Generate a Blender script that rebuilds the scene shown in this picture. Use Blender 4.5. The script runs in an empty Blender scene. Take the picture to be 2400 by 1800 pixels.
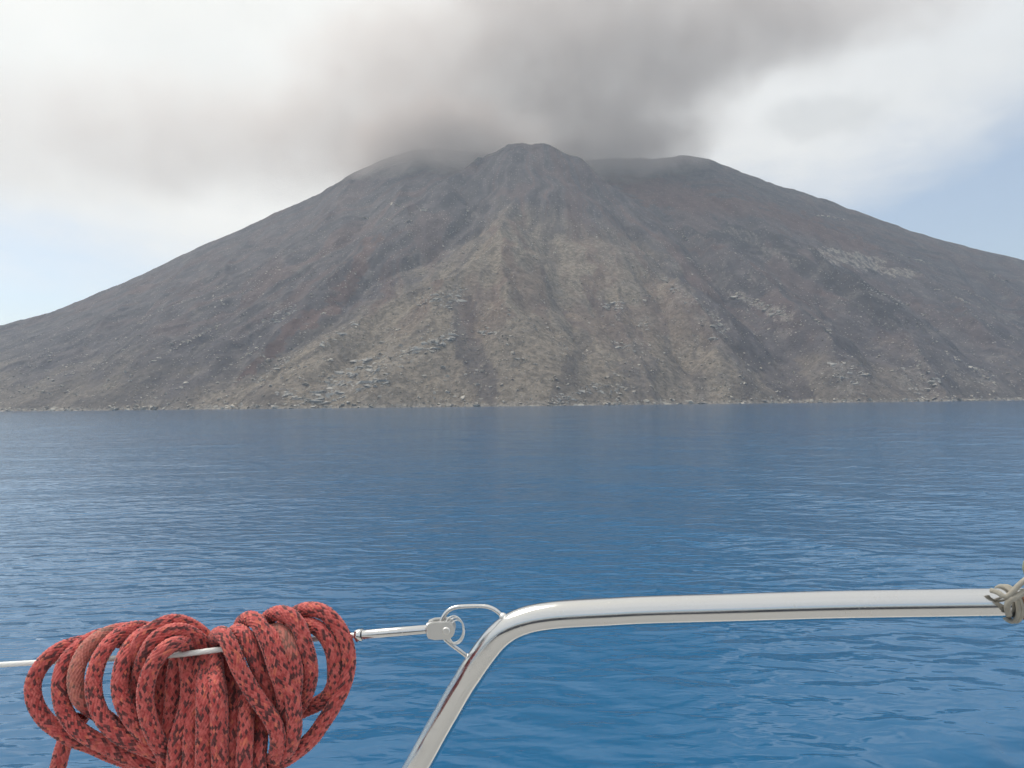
import bpy, bmesh, math, random
import numpy as np
from mathutils import Vector, Matrix

random.seed(7)
rng = np.random.default_rng(7)
scene = bpy.context.scene
COL = scene.collection

# ------------------------------------------------------------------ camera
F = 1745.7                      # focal length in pixels of a 2400 x 1800 frame
PITCH = math.radians(1.60)
ROLL = math.radians(0.62)
CAM = np.array([0.0, 0.0, 2.2])
fw = np.array([0, math.cos(PITCH), math.sin(PITCH)])
r0 = np.array([1.0, 0, 0])
u0 = np.cross(r0, fw)
RT = r0 * math.cos(ROLL) - u0 * math.sin(ROLL)
UP = u0 * math.cos(ROLL) + r0 * math.sin(ROLL)
cam_data = bpy.data.cameras.new('camera')
cam = bpy.data.objects.new('camera', cam_data)
COL.objects.link(cam)
cam_data.sensor_width = 36
cam_data.lens = F / 2400 * 36
cam_data.clip_start = 0.05
cam_data.clip_end = 60000
cam.matrix_world = Matrix(((RT[0], UP[0], -fw[0], CAM[0]), (RT[1], UP[1], -fw[1], CAM[1]),
                           (RT[2], UP[2], -fw[2], CAM[2]), (0, 0, 0, 1)))
scene.camera = cam


def P(u, v, d):
    """world point seen at photo pixel (u, v) of the 2400-px frame, d metres deep"""
    return CAM + d * (fw + RT * ((u - 1200) / F) - UP * ((v - 900) / F))


K22 = 2400 / 2212


def Q(u, v, d):
    return P(u * K22, v * K22, d)


def project(p):
    q = p - CAM
    z = q @ fw
    return 1200 + F * (q @ RT) / z, 900 - F * (q @ UP) / z


# ------------------------------------------------------------------ render, sun, sky
scene.view_settings.view_transform = 'Standard'
scene.view_settings.look = 'None'
scene.view_settings.gamma = 1
scene.view_settings.use_curve_mapping = False
scene.view_settings.exposure = 0.0
cy = scene.cycles
scene.render.engine = 'CYCLES'
cy.max_bounces = 6
cy.diffuse_bounces = 2
cy.glossy_bounces = 4
cy.transmission_bounces = 2
cy.volume_bounces = 1
cy.transparent_max_bounces = 4
cy.sample_clamp_indirect = 4
cy.use_denoising = True
cy.volume_step_rate = 1.0
cy.volume_max_steps = 256

SUN_EL = math.radians(56)
SUN_AZ = math.radians(-60)      # from +Y towards +X
sun_dir = np.array([math.sin(SUN_AZ) * math.cos(SUN_EL), math.cos(SUN_AZ) * math.cos(SUN_EL), math.sin(SUN_EL)])
sl = bpy.data.lights.new('sun', 'SUN')
sl.energy = 2.6
sl.angle = math.radians(32)
sl.color = (1.0, 0.95, 0.87)
so = bpy.data.objects.new('sun', sl)
COL.objects.link(so)
so.rotation_euler = Vector(-sun_dir).to_track_quat('-Z', 'Y').to_euler()


class NT:
    def __init__(self, tree):
        self.t = tree
        self.n = tree.nodes
        self.l = tree.links

    def new(self, typ, **kw):
        n = self.n.new(typ)
        for k, v in kw.items():
            setattr(n, k, v)
        return n

    def put(self, node, idx, val):
        s = node.inputs[idx]
        if isinstance(val, bpy.types.NodeSocket):
            self.l.new(val, s)
        elif val is not None:
            s.default_value = val

    def math(self, op, a, b=None, c=None, clamp=False):
        n = self.new('ShaderNodeMath', operation=op, use_clamp=clamp)
        for i, x in enumerate((a, b, c)):
            if x is not None:
                self.put(n, i, x)
        return n.outputs[0]

    def vmath(self, op, a, b=None):
        n = self.new('ShaderNodeVectorMath', operation=op)
        self.put(n, 0, a)
        if b is not None:
            self.put(n, 1, b)
        return n.outputs['Value'] if op in ('DOT_PRODUCT', 'LENGTH', 'DISTANCE') else n.outputs[0]

    def mix(self, f, a, b, mode='MIX'):
        n = self.new('ShaderNodeMix', data_type='RGBA', blend_type=mode)
        self.put(n, 0, f)
        self.put(n, 6, a)
        self.put(n, 7, b)
        return n.outputs[2]

    def ramp(self, x, a, b, lo=0.0, hi=1.0, smooth=True):
        n = self.new('ShaderNodeMapRange', interpolation_type='SMOOTHSTEP' if smooth else 'LINEAR')
        for i, v in enumerate((x, a, b, lo, hi)):
            self.put(n, i, v)
        return n.outputs[0]

    def noise(self, vec, scale, detail=4, rough=0.5, dist=0.0):
        n = self.new('ShaderNodeTexNoise')
        if vec is not None:
            self.put(n, 'Vector', vec)
        n.inputs['Scale'].default_value = scale
        n.inputs['Detail'].default_value = detail
        n.inputs['Roughness'].default_value = rough
        n.inputs['Distortion'].default_value = dist
        return n.outputs[0]

    def mapping(self, vec, loc=(0, 0, 0), rot=(0, 0, 0), scale=(1, 1, 1)):
        n = self.new('ShaderNodeMapping')
        self.put(n, 0, vec)
        n.inputs[1].default_value = loc
        n.inputs[2].default_value = rot
        n.inputs[3].default_value = scale
        return n.outputs[0]


def col(r, g, b):
    return (r, g, b, 1)


world = bpy.data.worlds.new("World")
scene.world = world
world.use_nodes = True
w = NT(world.node_tree)
w.n.clear()
wo = w.new('ShaderNodeOutputWorld')
bg = w.new('ShaderNodeBackground')
w.l.new(bg.outputs[0], wo.inputs[0])
sky = w.new('ShaderNodeTexSky', sky_type='NISHITA')
sky.sun_disc = False
sky.sun_elevation = SUN_EL
sky.sun_rotation = SUN_AZ
sky.air_density = 1.0
sky.dust_density = 1.5
tc = w.new('ShaderNodeTexCoord')
D = tc.outputs['Generated']
sp = w.new('ShaderNodeSeparateXYZ')
w.l.new(D, sp.inputs[0])
dx, dy, dz = sp.outputs
# cloud deck: flattened coordinates so that the clouds stretch along the sky
cd = w.mapping(D, scale=(1.0, 1.0, 1.9))
n1 = w.noise(cd, 2.3, 6, 0.55, 0.3)
n2 = w.noise(w.mapping(D, loc=(3, 1, 5), scale=(1, 1, 2.6)), 5.0, 6, 0.6, 0.2)
cl = w.math('ADD', w.math('MULTIPLY', n1, 0.65), w.math('MULTIPLY', n2, 0.35))
# a clear strip low over the sea under the deck
el = w.math('ADD', dz, w.math('MULTIPLY', w.math('SUBTRACT', cl, 0.5), 0.34))
el = w.math('SUBTRACT', el, w.math('MULTIPLY', dx, 0.09))
cover = w.ramp(el, 0.12, 0.30)
cover = w.math('MAXIMUM', cover, 0.18)
glow = w.vmath('DOT_PRODUCT', w.vmath('NORMALIZE', D), tuple(sun_dir))
glow = w.math('POWER', w.math('MAXIMUM', glow, 0.0), 3.0)
cb = w.ramp(cl, 0.32, 0.66, 0.90, 1.08, False)
cb = w.math('ADD', cb, w.math('MULTIPLY', glow, 0.24))
cc = w.mix(glow, col(0.975, 0.96, 0.93), col(1.0, 0.93, 0.79))
vm = w.new('ShaderNodeVectorMath', operation='SCALE')
w.l.new(cc, vm.inputs[0])
w.l.new(cb, vm.inputs['Scale'])
skys = w.new('ShaderNodeVectorMath', operation='SCALE')
w.l.new(sky.outputs[0], skys.inputs[0])
skys.inputs['Scale'].default_value = 1.6
cls = w.new('ShaderNodeVectorMath', operation='SCALE')
w.l.new(vm.outputs[0], cls.inputs[0])
cls.inputs['Scale'].default_value = 10.0          # the Background strength is 0.1
smud = w.math('ADD', w.vmath('DISTANCE', w.mapping(w.vmath('NORMALIZE', D), scale=(.55, .55, 1.5)), tuple(np.array([.55, .55, 1.5]) * (lambda q: q / np.linalg.norm(q))(Q(1770, 258, 1.0) - CAM))), w.math('MULTIPLY', w.math('SUBTRACT', w.noise(D, 22, 5, .6), .5), .07))
smud = w.ramp(smud, .05, .015, 1.0, .86)
cls2 = w.new('ShaderNodeVectorMath', operation='SCALE')
w.l.new(cls.outputs[0], cls2.inputs[0])
w.l.new(smud, cls2.inputs['Scale'])
cls = cls2
allsky = w.mix(cover, skys.outputs[0], cls.outputs[0])
w.l.new(allsky, bg.inputs[0])
bg.inputs[1].default_value = 0.1


# ------------------------------------------------------------------ helpers
def tag(o, label=None, cat=None, group=None, kind=None):
    for k, v in (('label', label), ('category', cat), ('group', group), ('kind', kind)):
        if v:
            o[k] = v
    return o


def mesh_np(name, verts, faces, mat, parent=None, smooth=True):
    """faces: (n,4) or (n,3) int array"""
    me = bpy.data.meshes.new(name)
    verts = np.asarray(verts, np.float32)
    faces = np.asarray(faces, np.int32)
    k = faces.shape[1]
    me.vertices.add(len(verts))
    me.vertices.foreach_set('co', verts.ravel())
    me.loops.add(faces.size)
    me.loops.foreach_set('vertex_index', faces.ravel())
    me.polygons.add(len(faces))
    me.polygons.foreach_set('loop_start', np.arange(0, faces.size, k, dtype=np.int32))
    me.update(calc_edges=True)
    me.polygons.foreach_set('use_smooth', np.full(len(faces), smooth))
    if mat:
        me.materials.append(mat)
    o = bpy.data.objects.new(name, me)
    COL.objects.link(o)
    if parent:
        o.parent = parent
        o.matrix_parent_inverse = parent.matrix_world.inverted()
    return o


def attr(o, name, data, typ='FLOAT'):
    a = o.data.attributes.new(name, typ, 'POINT')
    a.data.foreach_set('vector' if typ == 'FLOAT_VECTOR' else 'value', np.asarray(data, np.float32).ravel())


def bm_obj(name, bm, mat, parent=None, smooth=True):
    me = bpy.data.meshes.new(name)
    bmesh.ops.recalc_face_normals(bm, faces=bm.faces)
    for f in bm.faces:
        f.smooth = smooth
    bm.to_mesh(me)
    bm.free()
    me.materials.append(mat)
    o = bpy.data.objects.new(name, me)
    COL.objects.link(o)
    if parent:
        o.parent = parent
        o.matrix_parent_inverse = parent.matrix_world.inverted()
    return o


def empty(name, loc):
    o = bpy.data.objects.new(name, None)
    COL.objects.link(o)
    o.location = loc
    o.matrix_world = Matrix.Translation(Vector(loc))
    o.empty_display_size = 0.05
    return o


def material(name, base=None, rough=0.5, metal=0.0):
    m = bpy.data.materials.new(name)
    m.use_nodes = True
    t = NT(m.node_tree)
    b = t.n['Principled BSDF']
    if base:
        b.inputs['Base Color'].default_value = col(*base)
    b.inputs['Roughness'].default_value = rough
    b.inputs['Metallic'].default_value = metal
    return m, t, b


def bump(t, b, h, strength, dist, prev=None):
    n = t.new('ShaderNodeBump')
    n.inputs['Strength'].default_value = strength
    n.inputs['Distance'].default_value = dist
    t.put(n, 'Height', h)
    if prev:
        t.l.new(prev, n.inputs['Normal'])
    if b:
        t.l.new(n.outputs[0], b.inputs['Normal'])
    return n.outputs[0]


_perm = rng.permutation(512).astype(np.int64)
_ga = rng.random(512) * 2 * np.pi
_gx, _gy = np.cos(_ga), np.sin(_ga)


def perlin(x, y):
    xi = np.floor(x).astype(np.int64)
    yi = np.floor(y).astype(np.int64)
    xf, yf = x - xi, y - yi
    u = xf * xf * xf * (xf * (xf * 6 - 15) + 10)
    v = yf * yf * yf * (yf * (yf * 6 - 15) + 10)

    def g(i, j, fx, fy):
        h = _perm[(_perm[i & 511] + j) & 511]
        return _gx[h] * fx + _gy[h] * fy
    a = g(xi, yi, xf, yf)
    b = g(xi + 1, yi, xf - 1, yf)
    c = g(xi, yi + 1, xf, yf - 1)
    d = g(xi + 1, yi + 1, xf - 1, yf - 1)
    return (a + u * (b - a)) * (1 - v) + (c + u * (d - c)) * v


def fbm(x, y, oct=4, gain=0.5, ridged=False):
    s, a = 0, 1.0
    for k in range(oct):
        n = perlin(x * 2 ** k + 17.3 * k, y * 2 ** k - 9.1 * k)
        s = s + a * ((0.5 - np.abs(n)) if ridged else n)
        a *= gain
    return s


def sstep(x, a, b):
    t = np.clip((x - a) / (b - a), 0, 1)
    return t * t * (3 - 2 * t)


# ------------------------------------------------------------------ the mountain
# ridge crests: (photo column, photo row in the 2212-px frame, depth in m, side slope)
RIDGES = [
    # rear skyline, left flank up to the crater rim and down the right flank
    [(-620, 884, 2150, .3), (-300, 800, 2220, .33), (0, 705, 2300, .36), (50, 690, 2310, .37), (110, 676, 2320, .38), (150, 661, 2330, .39), (205, 637, 2345, .41), (290, 600, 2370, .43),
     (350, 573, 2390, .45), (430, 533, 2420, .48), (520, 497, 2440, .52), (590, 465, 2460, .55), (680, 427, 2480, .58), (760, 374, 2500, .6),
     (830, 342, 2530, .62), (900, 319, 2560, .64), (940, 318, 2580, .64), (985, 324, 2610, .66), (1060, 330, 2680, .66), (1150, 340, 2720, .64), (1225, 347, 2750, .62),
     (1300, 341, 2820, .6), (1370, 340, 2880, .6), (1400, 342, 2900, .6), (1440, 338, 2910, .6), (1480, 333, 2920, .6), (1530, 342, 2920, .6),
     (1600, 372, 2910, .58), (1680, 400, 2890, .56), (1740, 416, 2870, .56), (1830, 447, 2830, .54), (1880, 464, 2810, .53), (1950, 492, 2780, .52), (2020, 513, 2750, .5), (2100, 535, 2700, .48),
     (2212, 559, 2620, .47), (2400, 640, 2500, .45), (2800, 790, 2400, .42), (3100, 870, 2350, .4)],
]
# ribs that stand out of the flanks: (photo column, row, how far the rib stands out towards the sea in m)
RIBS = [
    (.80, [(1104, 315, 252), (1118, 309, 254), (1132, 308, 255), (1150, 312, 253), (1168, 313, 251), (1181, 318, 249), (1115, 410, 250), (1085, 470, 240), (1085, 545, 235), (1095, 650, 200), (1100, 770, 130), (1105, 868, 40)]),
    (.80, [(1085, 520, 235), (1010, 575, 220), (930, 640, 200), (860, 730, 160), (780, 790, 110), (690, 866, 40)]),
    (.80, [(1104, 315, 252), (1060, 335, 230), (1020, 352, 212), (960, 388, 185), (880, 450, 140), (810, 520, 90), (700, 610, 40)]),
    (.80, [(1020, 568, 220), (850, 655, 170), (700, 740, 120), (590, 810, 80), (500, 870, 30)]),
    (.86, [(1181, 318, 249), (1246, 347, 240), (1330, 412, 225), (1410, 505, 205), (1480, 600, 175), (1560, 735, 120), (1640, 858, 40)]),
    (.80, [(1250, 440, 200), (1290, 560, 175), (1350, 700, 120), (1400, 864, 30)]),
    (.85, [(1450, 462, 70), (1590, 545, 180), (1710, 645, 185), (1795, 745, 150), (1862, 850, 60)]),
    (.80, [(1640, 485, 30), (1740, 530, 100), (1850, 610, 150), (1940, 710, 140), (2000, 790, 115), (2030, 856, 60)]),
    (.70, [(1900, 530, 20), (2060, 640, 100), (2150, 740, 115), (2230, 856, 40)]),
    (.70, [(2100, 565, 20), (2330, 740, 90), (2480, 862, 30)]),
    (.66, [(760, 392, 15), (690, 500, 40), (600, 620, 55), (500, 740, 50), (400, 872, 15)]),
    (.70, [(900, 340, 15), (850, 470, 45), (790, 560, 40)]),
    (.60, [(560, 500, 10), (440, 640, 45), (310, 780, 50), (230, 878, 20)]),
    (.55, [(330, 600, 10), (200, 720, 40), (90, 860, 25), (60, 886, 10)]),
]
# gullies cut between the ribs: depth, half width, course
GULLIES = [
    (60, 62, [(1285, 405), (1340, 450), (1400, 505), (1450, 560)]),
    (38, 42, [(1045, 400), (1000, 480), (930, 540), (800, 610), (660, 715), (520, 825), (430, 880)]),
    (34, 34, [(1440, 450), (1500, 550), (1610, 690), (1690, 800), (1740, 866)]),
    (20, 26, [(1010, 640), (1030, 720), (1045, 800), (1050, 868)]),
    (18, 22, [(1180, 520), (1220, 640), (1250, 760), (1280, 866)]),
    (16, 22, [(1390, 600), (1450, 720), (1500, 866)]),
    (26, 30, [(1620, 530), (1760, 640), (1870, 760), (1930, 862)]),
    (22, 30, [(1880, 560), (1990, 660), (2090, 770), (2130, 860)]),
    (16, 26, [(800, 430), (740, 540), (640, 650), (520, 780)]),
    (14, 26, [(620, 500), (500, 660), (380, 790), (310, 878)]),
    (12, 26, [(420, 580), (280, 720), (160, 830), (130, 884)]),
    (12, 16, [(900, 670), (830, 730), (760, 775), (640, 860)]),
]


def axis(parts):
    a = [parts[0][0]]
    for s, e, st in parts:
        n = max(1, int(round((e - s) / st)))
        a += list(s + (e - s) * (np.arange(1, n + 1) / n))
    return np.array(a)


gx = axis([(-2620, -1900, 24), (-1900, -1150, 6), (-1150, 1150, 3.3), (1150, 1950, 6), (1950, 2630, 24)])
gy = axis([(930, 1700, 2.8), (1700, 2500, 4.6), (2500, 3050, 9), (3050, 3560, 30)])
GX, GY = np.meshgrid(gx, gy)
# domain warp so that no crest is a ruled line
wx = GX + 26 * fbm(GX / 170, GY / 170, 3) + 7 * fbm(GX / 40 + 5, GY / 40, 2)
wy = GY + 26 * fbm(GX / 170 + 40, GY / 170 + 11, 3)
ks = 5.0


def ridge_h(pts, X, Y):
    best = np.full_like(X, -1e4)
    for (p, s0), (q, s1) in zip(pts[:-1], pts[1:]):
        ex, ey = q[0] - p[0], q[1] - p[1]
        t = np.clip(((X - p[0]) * ex + (Y - p[1]) * ey) / (ex * ex + ey * ey + 1e-6), 0, 1)
        d = np.hypot(X - p[0] - t * ex, Y - p[1] - t * ey)
        best = np.maximum(best, p[2] + t * (q[2] - p[2]) - (s0 + t * (s1 - s0)) * d)
    return best


def crest_h(pts, X, Y):
    """height of the flank below the nearest piece of the crest"""
    near = np.full_like(X, 1e9)
    h = np.zeros_like(X)
    for (p, s0), (q, s1) in zip(pts[:-1], pts[1:]):
        ex, ey = q[0] - p[0], q[1] - p[1]
        t = np.clip(((X - p[0]) * ex + (Y - p[1]) * ey) / (ex * ex + ey * ey + 1e-6), 0, 1)
        d = np.hypot(X - p[0] - t * ex, Y - p[1] - t * ey)
        k = d < near
        h = np.where(k, p[2] + t * (q[2] - p[2]) - (s0 + t * (s1 - s0)) * d, h)
        near = np.where(k, d, near)
    return h


def soften(a, n):
    for _ in range(n):
        a = np.pad(a, 1, mode='edge')
        a = (a[1:-1, 1:-1] * 4 + a[:-2, 1:-1] + a[2:, 1:-1] + a[1:-1, :-2] + a[1:-1, 2:]) / 8
    return a


def smax(a, b, k):
    m = np.maximum(a, b)
    return m + k * np.log1p(np.exp(-np.abs(a - b) / k))


def terrain_z(x, y):
    i = np.clip(np.searchsorted(gx, x) - 1, 0, len(gx) - 2)
    j = np.clip(np.searchsorted(gy, y) - 1, 0, len(gy) - 2)
    fx = (x - gx[i]) / (gx[i + 1] - gx[i])
    fy = (y - gy[j]) / (gy[j + 1] - gy[j])
    return (H[j, i] * (1 - fx) + H[j, i + 1] * fx) * (1 - fy) + (H[j + 1, i] * (1 - fx) + H[j + 1, i + 1] * fx) * fy


def hit_depth(u, v):
    ds = np.linspace(950, 3000, 1200)
    p = CAM[None] + ds[:, None] * (fw + RT * ((u * K22 - 1200) / F) - UP * ((v * K22 - 900) / F))[None]
    below = np.nonzero(terrain_z(p[:, 0], p[:, 1]) > p[:, 2])[0]
    return ds[below[0]] if len(below) else None


def hit(u, v):
    """first terrain point along the line of sight through a photo pixel (2212 frame)"""
    d = hit_depth(u, v)
    return None if d is None else Q(u, v, d)


H = soften(crest_h([(Q(a, b, d), s) for a, b, d, s in RIDGES[0]], wx * .4 + GX * .6, wy * .4 + GY * .6), 10)
base_H = H
for slope, rib in RIBS:
    pts = []
    for u, v, out in rib:
        H, keepH = base_H, H
        d = hit_depth(u, v)
        H = keepH
        if d is None:
            d = 2560
        pts.append((Q(u, v, d - out), slope))
    H = smax(H, ridge_h(pts, wx, wy), ks)
for dep, wid, course in GULLIES:
    dep *= .75
    cp = [hit(u, v) for u, v in course]
    cp = [(np.array([c[0], c[1], 0.0]), 1.0) for c in cp if c is not None]
    g = -ridge_h(cp, wx, wy)
    H = H - dep * np.exp(-(np.maximum(g, 0) / wid) ** 1.4) * sstep(H, 0, 90)
# small gullies running down the slopes away from the summit
SX, SY = 120.0, 2650.0
ang = np.arctan2(GX - SX, SY - GY)
rad = np.hypot(GX - SX, GY - SY)
land = sstep(H, -5, 60) * sstep(rad, 250, 900)
wob = 0.05 * fbm(GX / 300, GY / 300, 3)
gul = fbm((ang + wob) * 13, rad / 900, 3, 0.55, True) - 0.35
H = H + sstep(H, 560, 760) * (7 * (fbm(GX / 60 + 8, GY / 60, 4, .6, True) - .5))
up = .4 + .6 * (1 - sstep(H, 160, 480))
H = H + land * gul * 14 * (.5 + .5 * up)
gul2 = fbm((ang + wob * 1.5) * 38, rad / 500 + 9, 2, 0.5, True) - 0.3
H += land * gul2 * 4.5 * up
H += up * sstep(H, -5, 50) * (4.2 * fbm(GX / 55, GY / 55, 3) + 2.0 * fbm(GX / 16 + 3, GY / 16, 2) + 0.8 * perlin(GX / 7, GY / 7))
H = H - 700 * sstep(np.abs(GX), 2050, 2600) - 1100 * sstep(GY, 3040, 3540)
H = np.where(H < 3, 3 - (3 - H) * 0.9, H)
flat = np.stack([GX, GY, H], -1).reshape(-1, 3)
PU, PV = project(flat)
PU, PV = PU / K22, PV / K22                      # 2212-px frame


def inside(poly, u, v):
    c = np.zeros(u.shape, bool)
    n = len(poly)
    for i in range(n):
        (x1, y1), (x2, y2) = poly[i], poly[(i + 1) % n]
        if y1 == y2:
            continue
        k = ((y1 > v) != (y2 > v)) & (u < (x2 - x1) * (v - y1) / (y2 - y1) + x1)
        c ^= k
    return c


# geology: pale rock bands, brown grassy ground, reddish ash slides; one rib's shade painted in
PALE = [
    ([(1745, 533), (1800, 538), (1850, 545), (1900, 562), (1940, 575), (1985, 592), (1985, 606), (1940, 600), (1890, 588), (1830, 572), (1770, 556)], 1.0),
    ([(1545, 488), (1600, 497), (1640, 515), (1690, 545), (1730, 562), (1715, 575), (1660, 548), (1620, 522), (1560, 500)], .55),
    ([(1575, 628), (1640, 645), (1690, 662), (1720, 690), (1690, 690), (1640, 668), (1590, 645)], .75),
    ([(1615, 588), (1640, 592), (1655, 612), (1635, 618)], .7),
    ([(1425, 590), (1450, 600), (1500, 640), (1545, 670), (1580, 710), (1580, 745), (1550, 750), (1530, 710), (1480, 660), (1430, 610)], .45),
    ([(1790, 780), (1845, 785), (1868, 800), (1855, 830), (1840, 850), (1810, 830)], .5),
    ([(1940, 800), (1990, 775), (2025, 810), (2030, 860), (2000, 864), (1955, 850)], .45),
    ([(2130, 672), (2200, 680), (2200, 694), (2140, 690)], .45),
    ([(660, 872), (700, 822), (760, 778), (840, 762), (930, 735), (985, 712), (985, 730), (925, 765), (850, 800), (820, 835), (760, 850), (720, 868)], .5),
    ([(2080, 780), (2140, 800), (2190, 850), (2150, 850), (2100, 815)], .35),
    ([(910, 640), (960, 625), (1005, 620), (1005, 640), (970, 665), (935, 660)], .35),
    ([(1000, 470), (1020, 440), (1030, 460), (1012, 488)], .5),
    ([(760, 430), (850, 440), (900, 465), (900, 500), (830, 490), (760, 480)], .16),
    ([(1790, 640), (1960, 700), (1965, 712), (1790, 655)], .2),
]
fx_, fy_, fz_ = flat[:, 0], flat[:, 1], flat[:, 2]
rough_ = fbm(fx_ / 45, fz_ / 30, 4, .6)
rough2 = fbm(fx_ / 45 + 31, fz_ / 30 + 8, 4, .6)
warpu = PU + 22 * rough_
warpv = PV + 14 * rough2
streak = fbm(fx_ / 9, fz_ / 26, 3, .6)
pale = np.zeros(len(flat))
for poly, a in PALE:
    pale = np.maximum(pale, a * inside(poly, warpu, warpv) * (.55 + .45 * a))
pale *= sstep(streak, -.22, .12)
pale = np.maximum(pale,   .25 * sstep(fbm(fx_ / 60 + 3, fy_ / 60, 4, .6), .34, .5) * sstep(PV, 430, 600))
pale = np.maximum(pale, .75 * (1 - sstep(flat[:, 2] + 5 * rough_, 2.5, 7)) * (PV > 700))
pale[flat[:, 2] < -5] = 0
nl = fbm(fx_ / 180, fy_ / 180, 3)
wu2, wv2 = PU + 40 * nl + 20 * rough_, PV + 30 * rough2
SPUR = [(1085, 455), (1000, 545), (880, 612), (760, 680), (650, 742), (560, 800), (440, 850), (330, 882), (330, 930), (1660, 930), (1640, 860), (1590, 800), (1480, 640), (1420, 560), (1300, 510), (1150, 465)]
brown = 0
for q_ in range(5):
    j1 = 34 * fbm(fx_ / 70 + 13 * q_, fy_ / 70, 4, .65)
    j2 = 34 * fbm(fx_ / 70 + 13 * q_, fy_ / 70 + 77, 4, .65)
    brown = brown + .17 * inside(SPUR, PU + 40 * nl + j1 + 8 * (q_ - 2), PV + j2 - 14 * (q_ - 2))
brown = np.maximum(brown, .62 * sstep(PV + 90 * nl + 40 * rough_, 745, 850))
brown *= 1 - .55 * sstep(PU, 1700, 2150)
for poly, k in (([(960, 640), (1015, 640), (1050, 740), (1070, 870), (1015, 870), (985, 760)], .6), ([(1440, 470), (1560, 560), (1700, 740), (1770, 870), (1690, 870), (1560, 680), (1460, 560)], .8),  # second patch: shade on the rib's right face painted by dropping the brown
                ([(1280, 640), (1330, 640), (1400, 760), (1430, 870), (1370, 870), (1320, 760)], .45)):
    brown *= 1 - k * inside(poly, wu2, wv2)
red = 1.0 * inside([(1290, 380), (1400, 372), (1560, 420), (1760, 470), (1900, 540), (1850, 560), (1700, 520), (1560, 480), (1450, 455), (1380, 440)], wu2, wv2) * sstep(fy_, 2150, 2350)
red = np.maximum(red, .85 * inside([(800, 520), (835, 510), (800, 590), (745, 650), (690, 690), (560, 790), (480, 840), (500, 810), (640, 700), (740, 610)], wu2, wv2))
red = np.maximum(red, .35 * sstep(fbm(fx_ / 130 + 50, fy_ / 260, 3), .12, .3) * (1 - sstep(PV, 700, 800)))
band = fbm((np.arctan2(fx_ - SX, SY - fy_) + .06 * nl) * 24, np.hypot(fx_ - SX, fy_ - SY) / 1300 + 5, 3, .6)
red = np.maximum(red, .55 * sstep(band, .08, .34) * (1 - sstep(PV, 640, 760)))
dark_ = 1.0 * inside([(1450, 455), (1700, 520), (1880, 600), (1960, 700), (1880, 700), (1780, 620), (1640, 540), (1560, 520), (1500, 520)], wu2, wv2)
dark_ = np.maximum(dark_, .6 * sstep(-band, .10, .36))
brown *= 1 - .45 * sstep(-band, .12, .4)
pale_s = pale
far = sstep(fy_, 900, 2600)

m_rockland, t, b = material('volcanic_slope', rough=0.95)
b.inputs['Specular IOR Level'].default_value = 0.15
ga = t.new('ShaderNodeAttribute', attribute_name='geology_shade')
gsep = t.new('ShaderNodeSeparateXYZ')
t.l.new(ga.outputs['Vector'], gsep.inputs[0])
abr, ared, apale = gsep.outputs
oc = t.new('ShaderNodeTexCoord').outputs['Object']
ns = t.noise(t.mapping(oc, scale=(1, .45, .45)), 0.035, 8, 0.68)
nf = t.noise(oc, 0.11, 8, 0.7)
nb = t.noise(oc, 0.012, 4, 0.55)
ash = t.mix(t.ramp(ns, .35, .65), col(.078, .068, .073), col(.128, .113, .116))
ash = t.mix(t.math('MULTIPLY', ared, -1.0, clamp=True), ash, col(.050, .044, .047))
dry = t.mix(t.ramp(nf, .38, .64), col(.150, .126, .102), col(.29, .247, .20))
redc = t.mix(t.ramp(ns, .35, .65), col(.108, .066, .058), col(.155, .098, .086))
c = t.mix(t.math('MULTIPLY', abr, t.ramp(nb, .2, .6, .7, 1.15), clamp=True), ash, dry)
c = t.mix(t.math('MULTIPLY', ared, .85, clamp=True), c, redc)
rockc = t.mix(t.ramp(t.noise(t.mapping(oc, scale=(1, 1, .3)), 0.16, 6, .7), .35, .65), col(.16, .145, .13), col(.42, .38, .335))
c = t.mix(t.math('MULTIPLY', apale, t.ramp(nf, .30, .55), clamp=True), c, rockc)
# loose stones scattered over the ash
vo = t.new('ShaderNodeTexVoronoi', feature='F1')
t.l.new(oc, vo.inputs['Vector'])
vo.inputs['Scale'].default_value = 0.15
vo.inputs['Randomness'].default_value = 1.0
st = t.ramp(vo.outputs['Distance'], .30, .16)
sel = t.new('ShaderNodeSeparateColor')
t.l.new(vo.outputs['Color'], sel.inputs[0])
st = t.math('MULTIPLY', st, t.ramp(t.math('ADD', sel.outputs[0], t.math('MULTIPLY', t.math('SUBTRACT', nb, .5), .7)), .56, .72))
c = t.mix(t.math('MULTIPLY', st, .85), c, col(.38, .345, .30))
drk = t.math('MULTIPLY', t.ramp(vo.outputs['Distance'], .34, .2), t.ramp(sel.outputs[1], .80, .9))
c = t.mix(t.math('MULTIPLY', drk, .6), c, col(.035, .036, .028))
t.l.new(c, b.inputs['Base Color'])
hh = t.math('ADD', t.math('MULTIPLY', nf, 1.0), t.math('MULTIPLY', st, .5))
bump(t, b, hh, .9, 6.0)

ny, nx = GX.shape
idx = np.arange(ny * nx).reshape(ny, nx)
quads = np.stack([idx[:-1, :-1], idx[:-1, 1:], idx[1:, 1:], idx[1:, :-1]], -1).reshape(-1, 4)
keep = (H.reshape(-1)[quads] > -3).any(1)
quads = quads[keep]
used = np.unique(quads)
remap = np.zeros(ny * nx, np.int64)
remap[used] = np.arange(len(used))
mountain = mesh_np('mountain', flat[used], remap[quads], m_rockland)
attr(mountain, 'geology_shade', np.stack([brown, red - .8 * dark_ * (red < .3), pale_s], -1)[used], 'FLOAT_VECTOR')
tag(mountain, kind='structure')
print('mountain tris', 2 * len(quads))

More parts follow.
